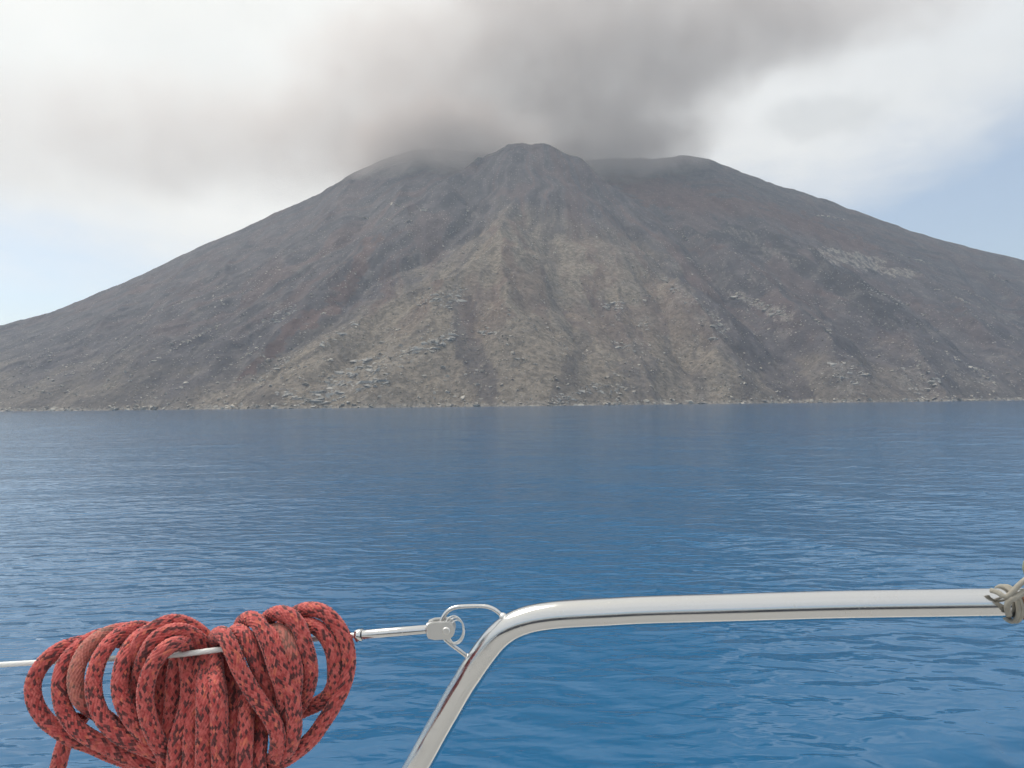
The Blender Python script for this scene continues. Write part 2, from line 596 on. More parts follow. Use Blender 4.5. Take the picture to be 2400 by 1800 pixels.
# ---- rocks: angular chunks
m_stone, t, b = material('pale_lava_stone', rough=.92)
b.inputs['Specular IOR Level'].default_value = 0.2
oi = t.new('ShaderNodeObjectInfo')
gp = t.new('ShaderNodeNewGeometry')
nn = t.noise(t.new('ShaderNodeTexCoord').outputs['Object'], .35, 5, .65)
pr = gp.outputs['Random Per Island']
rc = t.mix(t.ramp(pr, 0, 1, 0, 1, False), col(.20, .18, .16), col(.54, .50, .44))
rc = t.mix(t.ramp(nn, .4, .75, 0, .7), rc, col(.20, .17, .14))
t.l.new(rc, b.inputs['Base Color'])


def rock_hull(seed, n=13, squash=(1, 1, .7)):
    r = np.random.default_rng(seed)
    p = r.normal(size=(n, 3))
    p /= np.linalg.norm(p, axis=1)[:, None]
    p *= (0.75 + 0.35 * r.random((n, 1))) * np.array(squash)
    bm = bmesh.new()
    vs = [bm.verts.new(x) for x in p]
    bmesh.ops.convex_hull(bm, input=vs)
    bmesh.ops.triangulate(bm, faces=bm.faces)
    bm.verts.index_update()
    vv = np.array([v.co[:] for v in bm.verts])
    ff = np.array([[v.index for v in f.verts] for f in bm.faces])
    bm.free()
    return vv, ff


HULLS = [rock_hull(s, 9 + s % 5, (1, .8 + .3 * (s % 3), .55 + .15 * (s % 3))) for s in range(10)]


def chunks(name, places, mat, parent=None, sink=.25, seed=3):
    """joined angular chunks; places = (x, y, z, size[, stretch along x])"""
    r = np.random.default_rng(seed)
    V, Fa, off = [], [], 0
    for pl in places:
        x, y, z, s = pl[:4]
        vv, ff = HULLS[r.integers(len(HULLS))]
        a = r.random() * 6.283
        R = np.array([[math.cos(a), -math.sin(a), 0], [math.sin(a), math.cos(a), 0], [0, 0, 1]])
        q = vv @ R.T * s * (0.8 + .4 * r.random(3))
        if len(pl) > 4:
            q = q * np.array([pl[4], 1, 1])
        V.append(q + np.array([x, y, z - s * sink + s * .2]))
        Fa.append(ff + off)
        off += len(vv)
    return mesh_np(name, np.concatenate(V), np.concatenate(Fa), mat, parent, smooth=False)


m_ledge, t, b = material('grey_ledge_rock', rough=.92)
b.inputs['Specular IOR Level'].default_value = 0.2
pr = t.new('ShaderNodeNewGeometry').outputs['Random Per Island']
oc = t.new('ShaderNodeTexCoord').outputs['Object']
nn = t.noise(t.mapping(oc, scale=(1, 1, .5)), .3, 6, .7)
rc = t.mix(pr, col(.16, .155, .15), col(.40, .38, .355))
rc = t.mix(t.ramp(nn, .4, .7, 0, .9), rc, col(.46, .43, .39))
t.l.new(rc, b.inputs['Base Color'])
bump(t, b, t.noise(oc, .8, 5, .7), .8, 1.0)

# outcrops, each one a part of the mountain
OUT = [(PALE[8][0], 230, 2.4, 6.5), (PALE[4][0], 60, 1.6, 4.6), (PALE[5][0], 60, 1.6, 4.4), (PALE[6][0], 70, 1.6, 4.4),
       (PALE[10][0], 55, 1.8, 4.4), (PALE[2][0], 60, 2.0, 4.8),
       ([(1250, 830), (1340, 828), (1350, 850), (1240, 850)], 45, 2, 4.5),
       ([(1180, 855), (1240, 848), (1250, 868), (1180, 868)], 40, 2, 4.5),
       ([(1300, 655), (1350, 650), (1340, 670), (1300, 668)], 35, 2, 4.5),
       ([(1320, 735), (1365, 745), (1370, 760), (1330, 750)], 35, 2, 4.5),
       ([(1030, 712), (1080, 718), (1075, 724), (1035, 720)], 30, 2, 4.0),
       ([(590, 845), (630, 835), (680, 872), (620, 876)], 60, 2, 4.5),
       ([(540, 820), (620, 770), (640, 772), (560, 830)], 60, 1.8, 4.0),
       ([(690, 735), (770, 690), (775, 698), (700, 748)], 50, 1.8, 4.0),
       ([(1380, 690), (1400, 700), (1400, 712), (1376, 708)], 25, 1.8, 4.0),
       ([(560, 690), (640, 650), (640, 672), (575, 712)], 40, 2.5, 5.0)]
for k, (poly, n, s0, s1) in enumerate(OUT):
    us = [p[0] for p in poly]
    vs = [p[1] for p in poly]
    pl = []
    tries = 0
    n = int(n * 1.5)
    while len(pl) < n and tries < 6000:
        tries += 1
        u, v = random.uniform(min(us), max(us)), random.uniform(min(vs), max(vs))
        if not inside(poly, np.array([u]), np.array([v]))[0]:
            continue
        p = hit(u, v)
        if p is not None:
            pl.append((p[0], p[1], p[2], (s0 * .7 + (s1 * 1.25 - s0) * random.random() ** 2.2) * (0.6 + p[1] / 2600), random.choice((1.1, 1.6, 2.2))))
    if pl:
        chunks('rock_outcrop', pl, m_ledge, mountain, .62, 100 + k)

# thin broken lava ledges running down the flanks
LEDGES = [[(1853, 609), (1900, 630), (1960, 661)], [(2023, 624), (2070, 645), (2118, 667)], [(1942, 547), (1975, 560), (2010, 571)], [(2073, 624), (2134, 647)], [(1985, 674), (2052, 712)], [(2135, 584), (2175, 609)],
          [(1446, 487), (1491, 522)], [(1476, 547), (1536, 602)], [(1581, 631), (1640, 652), (1706, 690)], [(1741, 462), (1826, 474)], [(480, 699), (400, 740), (325, 782)], [(575, 742), (470, 806)],
          [(1040, 691), (1065, 719), (1103, 726)], [(985, 714), (940, 735), (900, 745)], [(1425, 600), (1500, 650), (1560, 700)], [(1545, 690), (1575, 740)], [(1010, 440), (1005, 485)], [(780, 470), (900, 480)], [(840, 440), (930, 455)],
          [(900, 660), (960, 640), (1010, 622)], [(640, 668), (600, 700)], [(1760, 690), (1800, 720)], [(2060, 770), (2150, 830)], [(1280, 828), (1370, 838)], [(1560, 850), (1600, 866)], [(560, 790), (640, 765)]]
for k, line in enumerate(LEDGES):
    pl = []
    for (u1, v1), (u2, v2) in zip(line[:-1], line[1:]):
        n = int(math.hypot(u2 - u1, v2 - v1) / 2.6)
        for i in range(n):
            f = (i + random.random()) / n
            if perlin(np.array([u1 * .31 + f * 4.0 + k]), np.array([v1 * .17]))[0] < -.22:
                continue
            p = hit(u1 + f * (u2 - u1) + random.gauss(0, 1.2), v1 + f * (v2 - v1) + random.gauss(0, 1.6))
            if p is not None:
                pl.append((p[0], p[1], p[2], (1.3 + 3.4 * random.random() ** 2) * (0.5 + p[1] / 2600), random.choice((1.0, 1.5))))
    if pl:
        chunks('rock_ledge', pl, m_stone, mountain, .35, 300 + k)

# boulders: the largest singly, the many small ones as stuff
bmesh_shared = []
for vv, ff in HULLS[:6]:
    me = bpy.data.meshes.new('boulder')
    me.from_pydata([tuple(x) for x in vv], [], [tuple(int(i) for i in f) for f in ff])
    me.materials.append(m_stone)
    bmesh_shared.append(me)
big = [(661, 831, 6.5), (612, 832, 4.5), (1205, 838, 4.0), (1215, 765, 3.5), (1335, 692, 3.5), (770, 707, 3.0)]
spots = [(u, v, s) for u, v, s in big]
while len(spots) < 260:
    u = random.uniform(40, 2190)
    v = 872 - abs(random.gauss(0, 1)) * 85
    spots.append((u, v, random.uniform(2.2, 5.0)))
for u, v, s in spots:
    p = hit(u, v)
    if p is None or p[1] > 2000:
        continue
    o = bpy.data.objects.new('boulder', random.choice(bmesh_shared))
    COL.objects.link(o)
    o.parent = mountain
    o.location = (p[0], p[1], p[2] + .1 * s)
    o.rotation_euler = (random.uniform(-.3, .3), random.uniform(-.3, .3), random.uniform(0, 6.3))
    o.scale = (s * random.uniform(.8, 1.4), s, s * random.uniform(.7, 1.1))
# shoreline boulders and scree
pl = []
X = rng.uniform(-1500, 1700, 140000)
Y = rng.uniform(950, 2300, 140000)
Z = terrain_z(X, Y)
near = (Z > -1.0) & (Z < 4 + 9 * rng.random(len(Z)) ** 2)
for x, y, z in list(zip(X[near], Y[near], Z[near]))[:7500]:
    pl.append((x, y, z, (1.3 + 4.2 * random.random() ** 3) * (1.15 if z < 6 else .9)))
shore = chunks('shore_boulders', pl, m_stone, mountain, .2, 55)
tag(shore, kind='stuff')
pl = []
mid = (Z > 14) & (Y < 1900)
dens = fbm(X / 70, Y / 70, 3)
sel_ = mid & (dens > .08)
for x, y, z in list(zip(X[sel_], Y[sel_], Z[sel_]))[:5200]:
    pl.append((x, y, z, 1.0 + 2.6 * random.random() ** 3))
tag(chunks('scree', pl, m_stone, mountain, .3, 56), kind='stuff')
# low dark shrubs dotted over the lower slopes
m_shrub, t, b = material('scrub_leaves', (.05, .052, .03), .9)
sh = mid & (fbm(X / 110 + 9, Y / 110, 3) > .05)
pl = [(x, y, z, random.uniform(.8, 1.9)) for x, y, z in list(zip(X[sh], Y[sh], Z[sh]))[::3][:1500]]
shr = chunks('shrubs', pl, m_shrub, None, .1, 57)
tag(shr, 'low dark scrub dotted over the lower volcano slopes', 'shrubs', None, 'stuff')

# ------------------------------------------------------------------ the sea
m_sea, t, b = material('sea_water', rough=.085)
b.inputs['IOR'].default_value = 1.333
b.inputs['Specular IOR Level'].default_value = .95
oc = t.new('ShaderNodeTexCoord').outputs['Object']
dist = t.vmath('LENGTH', oc)
big_ = t.noise(oc, 0.03, 3, .5)
c = t.mix(t.ramp(big_, .35, .65), col(.001, .098, .235), col(.001, .112, .262))
t.l.new(c, b.inputs['Base Color'])
sea_nodes = (t, b, oc, dist)
near_f = t.ramp(dist, 8, 60, .25, .85, False)
far_f = t.ramp(dist, 40, 900, 1.0, .8, False)
rip_n = t.ramp(dist, 6, 60, 1.0, .55, False)
sx_ = t.new('ShaderNodeSeparateXYZ')
t.l.new(oc, sx_.inputs[0])
side_m = t.ramp(t.math('DIVIDE', sx_.outputs[0], t.math('ADD', dist, 1.0)), -.20, .30)


def ripple(sc, det, dis, lo, ro, stretch):
    """crests lean one way to port and the other way to starboard, as in the wind shadow of the island"""
    l_ = t.noise(t.mapping(oc, loc=(lo, ro, 0), rot=(0, 0, math.radians(lo)), scale=(stretch, 1, 1)), sc, det, .5, dis)
    r_ = t.noise(t.mapping(oc, loc=(ro, lo, 0), rot=(0, 0, math.radians(ro)), scale=(stretch, 1, 1)), sc, det, .5, dis)
    return t.math('ADD', l_, t.math('MULTIPLY', side_m, t.math('SUBTRACT', r_, l_)))


rip_a = ripple(3.3, 1.3, .7, -16, 32, .42)
rip_d = ripple(9.0, 1.5, .6, -22, 38, .5)
rip_b = ripple(1.5, 2, .5, -14, 28, .42)
rip_c = t.noise(t.mapping(oc, loc=(1, 2, 0), rot=(0, 0, math.radians(6)), scale=(.35, 1, 1)), .55, 3, .5, .3)
h = t.math('MULTIPLY', t.math('MULTIPLY', rip_a, rip_n),   .052)
h = t.math('ADD', h, t.math('MULTIPLY', rip_d, .012))
h = t.math('ADD', h, t.math('MULTIPLY', t.math('MULTIPLY', rip_b, near_f), .060))
h = t.math('ADD', h, t.math('MULTIPLY', t.math('MULTIPLY', rip_c, near_f), .15))
bn = t.new('ShaderNodeBump')
bn.inputs['Distance'].default_value = 1.0
t.l.new(h, bn.inputs['Height'])
t.l.new(far_f, bn.inputs['Strength'])
t.l.new(bn.outputs[0], b.inputs['Normal'])

half = math.radians(43)
az = np.concatenate([np.linspace(-half, half, 561), np.linspace(half, 2 * math.pi - half, 60)[1:-1]])
rr = [1.2, 2.0, 2.8]
while rr[-1] < 150:
    rr.append(rr[-1] * 1.0066)
while rr[-1] < 1500:
    rr.append(rr[-1] * 1.03)
while rr[-1] < 3350:
    rr.append(rr[-1] * 1.1)
rr.append(3750)
rr = np.array(rr)
A, Rr = np.meshgrid(az, rr)
SXx, SYy = Rr * np.sin(A), Rr * np.cos(A)
Zs = np.zeros_like(Rr)
res = 5.0 * Rr * 0.0066
front = (np.abs(A) < half + .01)
right_w = sstep(SXx / (Rr + 1), -.18, .28)
for k in range(84):
    lam = 0.22 * (36 ** rng.random())
    left = k % 2 == 0
    base = math.radians(20) if left else math.radians(-44)      # travel direction from +Y, ccw
    th = base + rng.normal() * (.34 if lam < 2 else .22)
    kk = 2 * math.pi / lam
    slope = 0.017 if lam < 1.2 else 0.006
    a = slope / kk
    ph = kk * (-math.sin(th) * SXx + math.cos(th) * SYy) + rng.random() * 6.283
    att = sstep(lam / res, .6, 1.4) * ((1 - right_w) if left else right_w) ** .5
    s_ = np.sin(ph + .35 * np.sin(SXx * .5 / lam + k))
    Zs += a * att * s_
grp = 0.75 + .5 * fbm(SXx / 7, SYy / 7, 2)
Zs = np.where(front, Zs * grp, 0)
Zs *= (1 - sstep(np.abs(A), half - .05, half))
# the drop behind a wake crest close to the boat
wl = 4.64 + .30 * (SXx - 2.06) + .16 * fbm(SXx * 1.1, SYy * .7, 3) + .05 * fbm(SXx * 5, SYy * 3, 2)
Zs -= .15 * sstep(wl - SYy, -.05, .70) * sstep(SXx, 1.3, 2.1) * front
sv = np.stack([SXx, SYy, Zs], -1).reshape(-1, 3)
nr, na = Rr.shape
ii = np.arange(nr * na).reshape(nr, na)
jj = np.roll(ii, -1, axis=1)
sq = np.stack([ii[:-1], ii[1:], jj[1:], jj[:-1]], -1).reshape(-1, 4)
centre = len(sv)
sea = mesh_np('sea', sv, sq[:, ::-1], m_sea)
tag(sea, kind='structure')
print('sea tris', 2 * len(sq))

# ------------------------------------------------------------------ smoke plume and haze
plume_m = bpy.data.materials.new('ash_smoke')
plume_m.use_nodes = True
t = NT(plume_m.node_tree)
t.n.clear()
mo = t.new('ShaderNodeOutputMaterial')
pv = t.new('ShaderNodeVolumePrincipled')
t.l.new(pv.outputs[0], mo.inputs['Volume'])
pv.inputs['Color'].default_value = col(.978, .888, .845)
pv.inputs['Anisotropy'].default_value = .2
oc = t.new('ShaderNodeTexCoord').outputs['Object']
nA = t.new('ShaderNodeTexNoise')
nA.inputs['Scale'].default_value = .0034
nA.inputs['Detail'].default_value = 2.5
nA.inputs['Roughness'].default_value = .58
t.l.new(oc, nA.inputs['Vector'])
warp = t.new('ShaderNodeVectorMath', operation='MULTIPLY_ADD')
t.l.new(nA.outputs['Color'], warp.inputs[0])
warp.inputs[1].default_value = (330, 330, 330)
warp.inputs[2].default_value = (-165, -165, -165)
nB = t.new('ShaderNodeTexNoise')
nB.inputs['Scale'].default_value = .012
nB.inputs['Detail'].default_value = 1.5
t.l.new(oc, nB.inputs['Vector'])
warp2 = t.new('ShaderNodeVectorMath', operation='MULTIPLY_ADD')
t.l.new(nB.outputs['Color'], warp2.inputs[0])
warp2.inputs[1].default_value = (130, 130, 130)
warp2.inputs[2].default_value = (-65, -65, -65)
pw = t.vmath('ADD', t.vmath('ADD', oc, warp.outputs[0]), warp2.outputs[0])


def blob(c, r, a):
    v = t.new('ShaderNodeVectorMath', operation='SUBTRACT')
    t.l.new(pw, v.inputs[0])
    v.inputs[1].default_value = tuple(c)
    s = t.vmath('DIVIDE', v.outputs[0], tuple(r))
    d = t.vmath('LENGTH', s)
    return t.math('MULTIPLY', t.ramp(d, 1.0, .35), a)


DP = 2750


def bc(u, v, d=DP):
    return Q(u, v, d)


BL = [(bc(1240, 285), (640, 320, 200), 1.0), (bc(1200, 170), (760, 360, 290), 1.0), (bc(1420, 140), (470, 330, 260), 1.0),
      (bc(1240, 0), (800, 380, 320), .85), (bc(1600, 40), (620, 340, 260), .8), (bc(1860, -20), (600, 340, 230), .6),
      (bc(1000, 300, 2640), (520, 270, 190), .7), (bc(945, 335, 2470), (400, 190, 220), 2.3), (bc(1040, 335, 2500), (260, 150, 190), 2.2), (bc(1130, 285, 2360), (230, 120, 90), .8), (bc(1315, 330, 2620), (360, 240, 210), 2.0),
      (bc(760, 285, 2780), (820, 370, 300), .62), (bc(360, 295, 2850), (900, 350, 330), .42), (bc(80, 280, 2850), (760, 340, 330), .26), (bc(880, 130, 2800), (640, 350, 330), .60),
      (bc(1500, -90), (1400, 380, 250), .75)]
den = None
for cbl, rbl, abl in BL:
    x = blob(cbl, rbl, abl)
    den = x if den is None else t.math('MAXIMUM', den, x)
fine = t.noise(oc, .008, 3, .6)
den = t.math('MULTIPLY', den, t.ramp(fine, .25, .7, .45, 1.25, False))
t.l.new(t.math('MULTIPLY', den, .0054), pv.inputs['Density'])
plume_m.cycles.volume_step_rate = .8


def box(name, lo, hi, mat):
    bm = bmesh.new()
    bmesh.ops.create_cube(bm, size=1)
    for v in bm.verts:
        for k in range(3):
            v.co[k] = lo[k] if v.co[k] < 0 else hi[k]
    return bm_obj(name, bm, mat, smooth=False)


plume = box('smoke_plume', (-2450, 2240, 700), (2300, 3120, 1900), plume_m)
tag(plume, 'grey ash plume rising from the crater and drifting over the volcano', 'smoke', None, 'stuff')

haze_m = bpy.data.materials.new('sea_haze')
haze_m.use_nodes = True
t = NT(haze_m.node_tree)
t.n.clear()
mo = t.new('ShaderNodeOutputMaterial')
pv = t.new('ShaderNodeVolumePrincipled')
t.l.new(pv.outputs[0], mo.inputs['Volume'])
pv.inputs['Color'].default_value = col(.72, .85, 1.0)
pv.inputs['Density'].default_value = 0.000105
pv.inputs['Anisotropy'].default_value = .3
haze = box('haze', (-3900, -3900, -30), (3900, 3900, 1960), haze_m)
tag(haze, 'thin bluish sea haze in front of the volcano', 'haze', None, 'stuff')

# ------------------------------------------------------------------ tubes
def spline(pts, step):
    pts = np.asarray(pts, float)
    ext = np.vstack([2 * pts[0] - pts[1], pts, 2 * pts[-1] - pts[-2]])
    out = []
    for i in range(1, len(ext) - 2):
        p0, p1, p2, p3 = ext[i - 1:i + 3]
        n = max(2, int(np.linalg.norm(p2 - p1) / step * 2))
        tt = np.linspace(0, 1, n, endpoint=False)[:, None]
        out.append(.5 * ((2 * p1) + (-p0 + p2) * tt + (2 * p0 - 5 * p1 + 4 * p2 - p3) * tt ** 2 + (-p0 + 3 * p1 - 3 * p2 + p3) * tt ** 3))
    out.append(pts[-1:])
    c = np.vstack(out)
    L = np.concatenate([[0], np.cumsum(np.linalg.norm(np.diff(c, axis=0), axis=1))])
    n = max(3, int(L[-1] / step))
    s = np.linspace(0, L[-1], n)
    return np.stack([np.interp(s, L, c[:, k]) for k in range(3)], -1), s


def sweep(path, radius, nseg, disp=None, s=None, caps=True, seam=False):
    """ring sweep; radius scalar or array; returns verts, quads, theta, ring s"""
    T = np.gradient(path, axis=0)
    T /= np.linalg.norm(T, axis=1)[:, None] + 1e-12
    n0 = np.cross(T[0], [0, 0, 1])
    if np.linalg.norm(n0) < .1:
        n0 = np.cross(T[0], [1, 0, 0])
    n0 /= np.linalg.norm(n0)
    N = [n0]
    for i in range(1, len(path)):
        v = N[-1] - T[i] * (N[-1] @ T[i])
        N.append(v / np.linalg.norm(v))
    N = np.array(N)
    B = np.cross(T, N)
    m = nseg + 1 if seam else nseg
    th = np.arange(m) / nseg * 2 * np.pi
    R = np.broadcast_to(np.asarray(radius, float).reshape(-1, 1) if np.ndim(radius) else radius, (len(path), m))
    if disp is not None:
        R = R + disp(s[:, None], th[None, :])
    V = path[:, None] + R[..., None] * (np.cos(th)[None, :, None] * N[:, None] + np.sin(th)[None, :, None] * B[:, None])
    idx = np.arange(len(path) * m).reshape(len(path), m)
    if seam:
        q = np.stack([idx[:-1, :-1], idx[:-1, 1:], idx[1:, 1:], idx[1:, :-1]], -1)
    else:
        nxt = np.roll(idx, -1, axis=1)
        q = np.stack([idx[:-1], nxt[:-1], nxt[1:], idx[1:]], -1)
    V = V.reshape(-1, 3)
    q = q.reshape(-1, 4)
    if caps and not seam:
        c0, c1 = len(V), len(V) + 1
        V = np.vstack([V, path[0], path[-1]])
        a, bb = idx[0], np.roll(idx[0], -1)
        q = np.vstack([q, np.stack([a, np.full_like(a, c0), np.full_like(a, c0), bb], -1)[:0]])
        tri0 = np.stack([bb, a, np.full_like(a, c0)], -1)
        a, bb = idx[-1], np.roll(idx[-1], -1)
        tri1 = np.stack([a, bb, np.full_like(a, c1)], -1)
        return V, q, np.vstack([tri0, tri1])
    return V, q, (th, m)


def tube(name, pts, radius, mat, parent=None, nseg=20, step=.006, straight=False):
    if straight:
        path = np.asarray(pts, float)
    else:
        path, _ = spline(pts, step)
    V, q, tri = sweep(path, radius, nseg)
    me = bpy.data.meshes.new(name)
    me.from_pydata(V.tolist(), [], q.tolist() + tri.tolist())
    me.update()
    bm = bmesh.new()
    bm.from_mesh(me)
    bpy.data.meshes.remove(me)
    o = bm_obj(name, bm, mat, parent)
    return o


# steel
m_steel, t, b = material('stainless_steel', (.64, .645, .65), .13, 1.0)
oc = t.new('ShaderNodeTexCoord').outputs['Object']
nz = t.noise(oc, 60, 4, .6)
t.l.new(t.ramp(nz, .3, .7, .08, .17, False), b.inputs['Roughness'])
spot = t.math('MULTIPLY', t.ramp(t.noise(oc, 900, 2, .5), .62, .70), t.ramp(t.noise(oc, 35, 3, .6), .50, .62))
mark = t.ramp(t.noise(t.mapping(oc, scale=(.25, 1, 1)), 110, 4, .65), .56, .74)
t.l.new(t.math('ADD', t.ramp(nz, .3, .7, .10, .20, False), t.math('ADD', t.math('MULTIPLY', spot, .35), t.math('MULTIPLY', mark, .10))), b.inputs['Roughness'])
t.l.new(t.mix(t.math('MULTIPLY', spot, .6), col(.64, .645, .65), col(.50, .47, .41)), b.inputs['Base Color'])
bump(t, b, t.noise(oc, 14, 3, .5), .06, .004)
m_steel2, t, b = material('satin_steel', (.82, .81, .79), .42, 1.0)
m_wire, t, b = material('white_coated_wire', (.80, .80, .78), .4)

# ------------------------------------------------------------------ the boat below the frame
DECK = 1.35
m_teak, t, b = material('teak_deck', rough=.7)
oc = t.new('ShaderNodeTexCoord').outputs['Object']
t.l.new(t.mix(t.noise(t.mapping(oc, scale=(.3, 6, 1)), 4, 4, .6), col(.38, .375, .365), col(.50, .495, .48)), b.inputs['Base Color'])
m_gel, t, b = material('white_gelcoat', (.78, .77, .74), .3)
boat = empty('sailing_boat', (0, -1.0, 0))
tag(boat, 'white sailing boat deck edge under the steel rail', 'boat')


def prism(bm, pts, z0, z1):
    lo = [bm.verts.new((x, y, z0)) for x, y in pts]
    hi = [bm.verts.new((x, y, z1)) for x, y in pts]
    n = len(pts)
    bm.faces.new(hi)
    bm.faces.new(lo[::-1])
    for i in range(n):
        bm.faces.new((lo[i], lo[(i + 1) % n], hi[(i + 1) % n], hi[i]))


outline = [(-4.5, .42), (-3, .62), (-1.2, .78), (.8, .82), (2.6, .70), (3.4, .3), (3.5, -1.1), (3.4, -2.5), (2.6, -2.9), (.8, -3.02), (-1.2, -2.98), (-3, -2.82), (-4.5, -2.6)]
bm = bmesh.new()
prism(bm, outline, .25, DECK - .03)
bm_obj('hull', bm, m_gel, boat, False)
inner = [(x * .985, (y + 1.1) * .955 - 1.1) for x, y in outline]
plank = 0
yy = -2.8
while yy < .66:
    bm = bmesh.new()
    prism(bm, [(-4.3, yy), (3.2, yy), (3.2, yy + .17), (-4.3, yy + .17)], DECK - .027, DECK)
    bm_obj('deck_plank', bm, m_teak, boat, False)
    yy += .176

m_refl_block, t, b = material('navy_reflection_block', (.06, .068, .09), .8)  # unseen navy blocks added to give the rail a dark reflected stripe
for x0_ in (-2.4, -1.2, 0.0, 1.2):
    bm = bmesh.new()
    prism(bm, [(x0_, -1.5), (x0_ + 1.15, -1.5), (x0_ + 1.15, -.95), (x0_, -.95)], DECK + .002, DECK + .36)
    bm_obj('reflection_block', bm, m_refl_block, boat, False)
m_toe, t, b = material('cream_toe_rail', (.74, .72, .67), .35)
for y0_, y1_, z_ in ((.66, .735, .03),):
    bm = bmesh.new()
    prism(bm, [(-3.0, y0_ - .16), (-1.2, y0_), (.8, y0_ + .03), (2.6, y0_ - .09), (2.6, y1_ - .09), (.8, y1_ + .03), (-1.2, y1_), (-3.0, y1_ - .16)], DECK - .03, DECK + z_)
    bm_obj('toe_rail', bm, m_toe, boat, False)
bm = bmesh.new()
prism(bm, [(-2.6, -1.7), (2.4, -1.7), (2.4, -2.6), (-2.6, -2.6)], DECK + .002, DECK + .62)
cab = bm_obj('cabin', bm, m_gel, boat, False)
m_win, t, b = material('dark_window', (.02, .025, .03), .08)
for x0_ in (-2.1, -.7, .7):
    bm = bmesh.new()
    prism(bm, [(x0_, -1.697), (x0_ + 1.1, -1.697), (x0_ + 1.1, -1.72), (x0_, -1.72)], DECK + .25, DECK + .48)
    bm_obj('cabin_window', bm, m_win, cab, False)

# ------------------------------------------------------------------ the steel rail
RAD = .0126
TUBE = [(976, 1800, .715), (1022, 1718, .71), (1071, 1633, .70), (1108, 1573, .69), (1134, 1535, .685), (1165, 1497, .68), (1199, 1470, .675), (1238, 1454, .672),
        (1280, 1446, .67), (1330, 1441, .668), (1420, 1436, .666), (1519, 1431, .665), (1700, 1426, .664), (1953, 1419, .664), (2200, 1415, .664), (2450, 1411, .664)]
tp = [P(*x) for x in TUBE]
dirv = tp[0] - tp[2]
dirv /= np.linalg.norm(dirv)
k1 = tp[0] + dirv * .10
k2 = tp[0] + dirv * .20
foot = k2 + dirv * .12
foot[2] = DECK
foot[1] = min(foot[1], .72)
k3 = (k2 * .5 + foot * .5) + np.array([-.012, 0, .0])
tail_dir = tp[-1] - tp[-2]
tail_dir /= np.linalg.norm(tail_dir)
e1 = tp[-1] + tail_dir * 1.0
legr = [tp[-1] + tail_dir * .5, e1, e1 + np.array([.06, .0, -.03]), e1 + np.array([.08, .0, -.10]), np.array([e1[0] + .1, e1[1], DECK])]
rail = empty('steel_rail', tuple(foot))
tag(rail, 'polished stainless steel guard rail bending down to the deck', 'rail')
tube('rail_tube', [foot, k3, k2, k1] + tp + legr, RAD, m_steel, rail, 40, .004)
for f_ in (foot, legr[-1]):
    bm = bmesh.new()
    bmesh.ops.create_cone(bm, cap_ends=True, segments=24, radius1=.032, radius2=.03, depth=.012, matrix=Matrix.Translation((f_[0], f_[1], DECK + .006)))
    bm_obj('base_flange', bm, m_steel, rail)


def C3(x, y, d):
    return P(800 + x / 3.95, 1380 + y / 3.95, d)


def C2(x, y, d):
    return P(450 + x / 3.95, 1380 + y / 3.95, d)


def C1(x, y, d):
    return P(x / 3.95, 1380 + y / 3.95, d)


BD = .682
tube('welded_loop', [C3(1540, 300, .676), C3(1490, 255, .677), C3(1430, 200, .678), C3(1360, 168, .68), C3(1290, 162, .682), C3(1180, 163, BD), C3(1060, 172, BD), C3(985, 208, BD), C3(938, 275, BD), C3(912, 350, BD), C3(925, 420, BD),
                     C3(985, 490, BD), C3(1090, 570, .684), C3(1180, 640, .686), C3(1230, 680, .688)], .0020, m_steel, rail, 14, .003)
for x, y, d in ((1497, 258, .676), (1178, 636, .686)):
    bm = bmesh.new()
    bmesh.ops.create_uvsphere(bm, u_segments=14, v_segments=8, radius=.0036, matrix=Matrix.Translation(Vector(C3(x, y, d))))
    bm_obj('weld_bead', bm, m_steel2, rail)

# ------------------------------------------------------------------ lifeline: wire, terminal, toggle
life = empty('lifeline', tuple(C3(900, 380, BD)))
tag(life, 'white guard wire with steel turnbuckle fitting hooked to the rail', 'wire')
wire_pts = [P(-700, 1600, .74), P(0, 1558, .705), P(200, 1547, .695), P(400, 1535.7, .676), P(511, 1523, .674), P(660, 1506, .700), P(822, 1488, .700)]
wpath, ws = spline(wire_pts, .0015)


def wire_disp(s, th):
    return .00022 * np.sin(6 * th + s * 900)


V, q, (th, m) = sweep(wpath, .0024, 24, wire_disp, ws, seam=True)
mesh_np('wire', V, q, m_wire, life)


def cyl_between(name, p, q, r0_, r1_, mat, parent, seg=24, bev=0):
    p, q = np.asarray(p), np.asarray(q)
    if bev:
        d = (q - p) / np.linalg.norm(q - p)
        path = np.array([p, p + d * bev * .01, p + d * bev, q - d * bev, q - d * bev * .01, q])
        rads = np.array([r0_ - bev, r0_ - bev * .9, r0_, r1_, r1_ - bev * .9, r1_ - bev])
    else:
        path = np.array([p, p + (q - p) * .5, q])
        rads = np.array([r0_, (r0_ + r1_) / 2, r1_])
    return tube(name, path, rads, mat, parent, seg, straight=True)


cyl_between('threaded_rod', C3(-30, 440, .702), C3(170, 428, .688), .0024, .0024, m_steel2, life)
cyl_between('lock_nut', C3(140, 432, .689), C3(198, 427, .687), .0060, .0060, m_steel, life, 6, .0006)
cyl_between('terminal_barrel', C3(195, 427, .687), C3(806, 374, .683), .0044, .0041, m_steel, life, 28, .0005)
# fork: two rounded cheeks joined at the barrel
ax = C3(1000, 366, BD) - C3(800, 378, BD)
ax /= np.linalg.norm(ax)
side = fw.copy()
upv = np.cross(side, ax)
upv /= np.linalg.norm(upv)


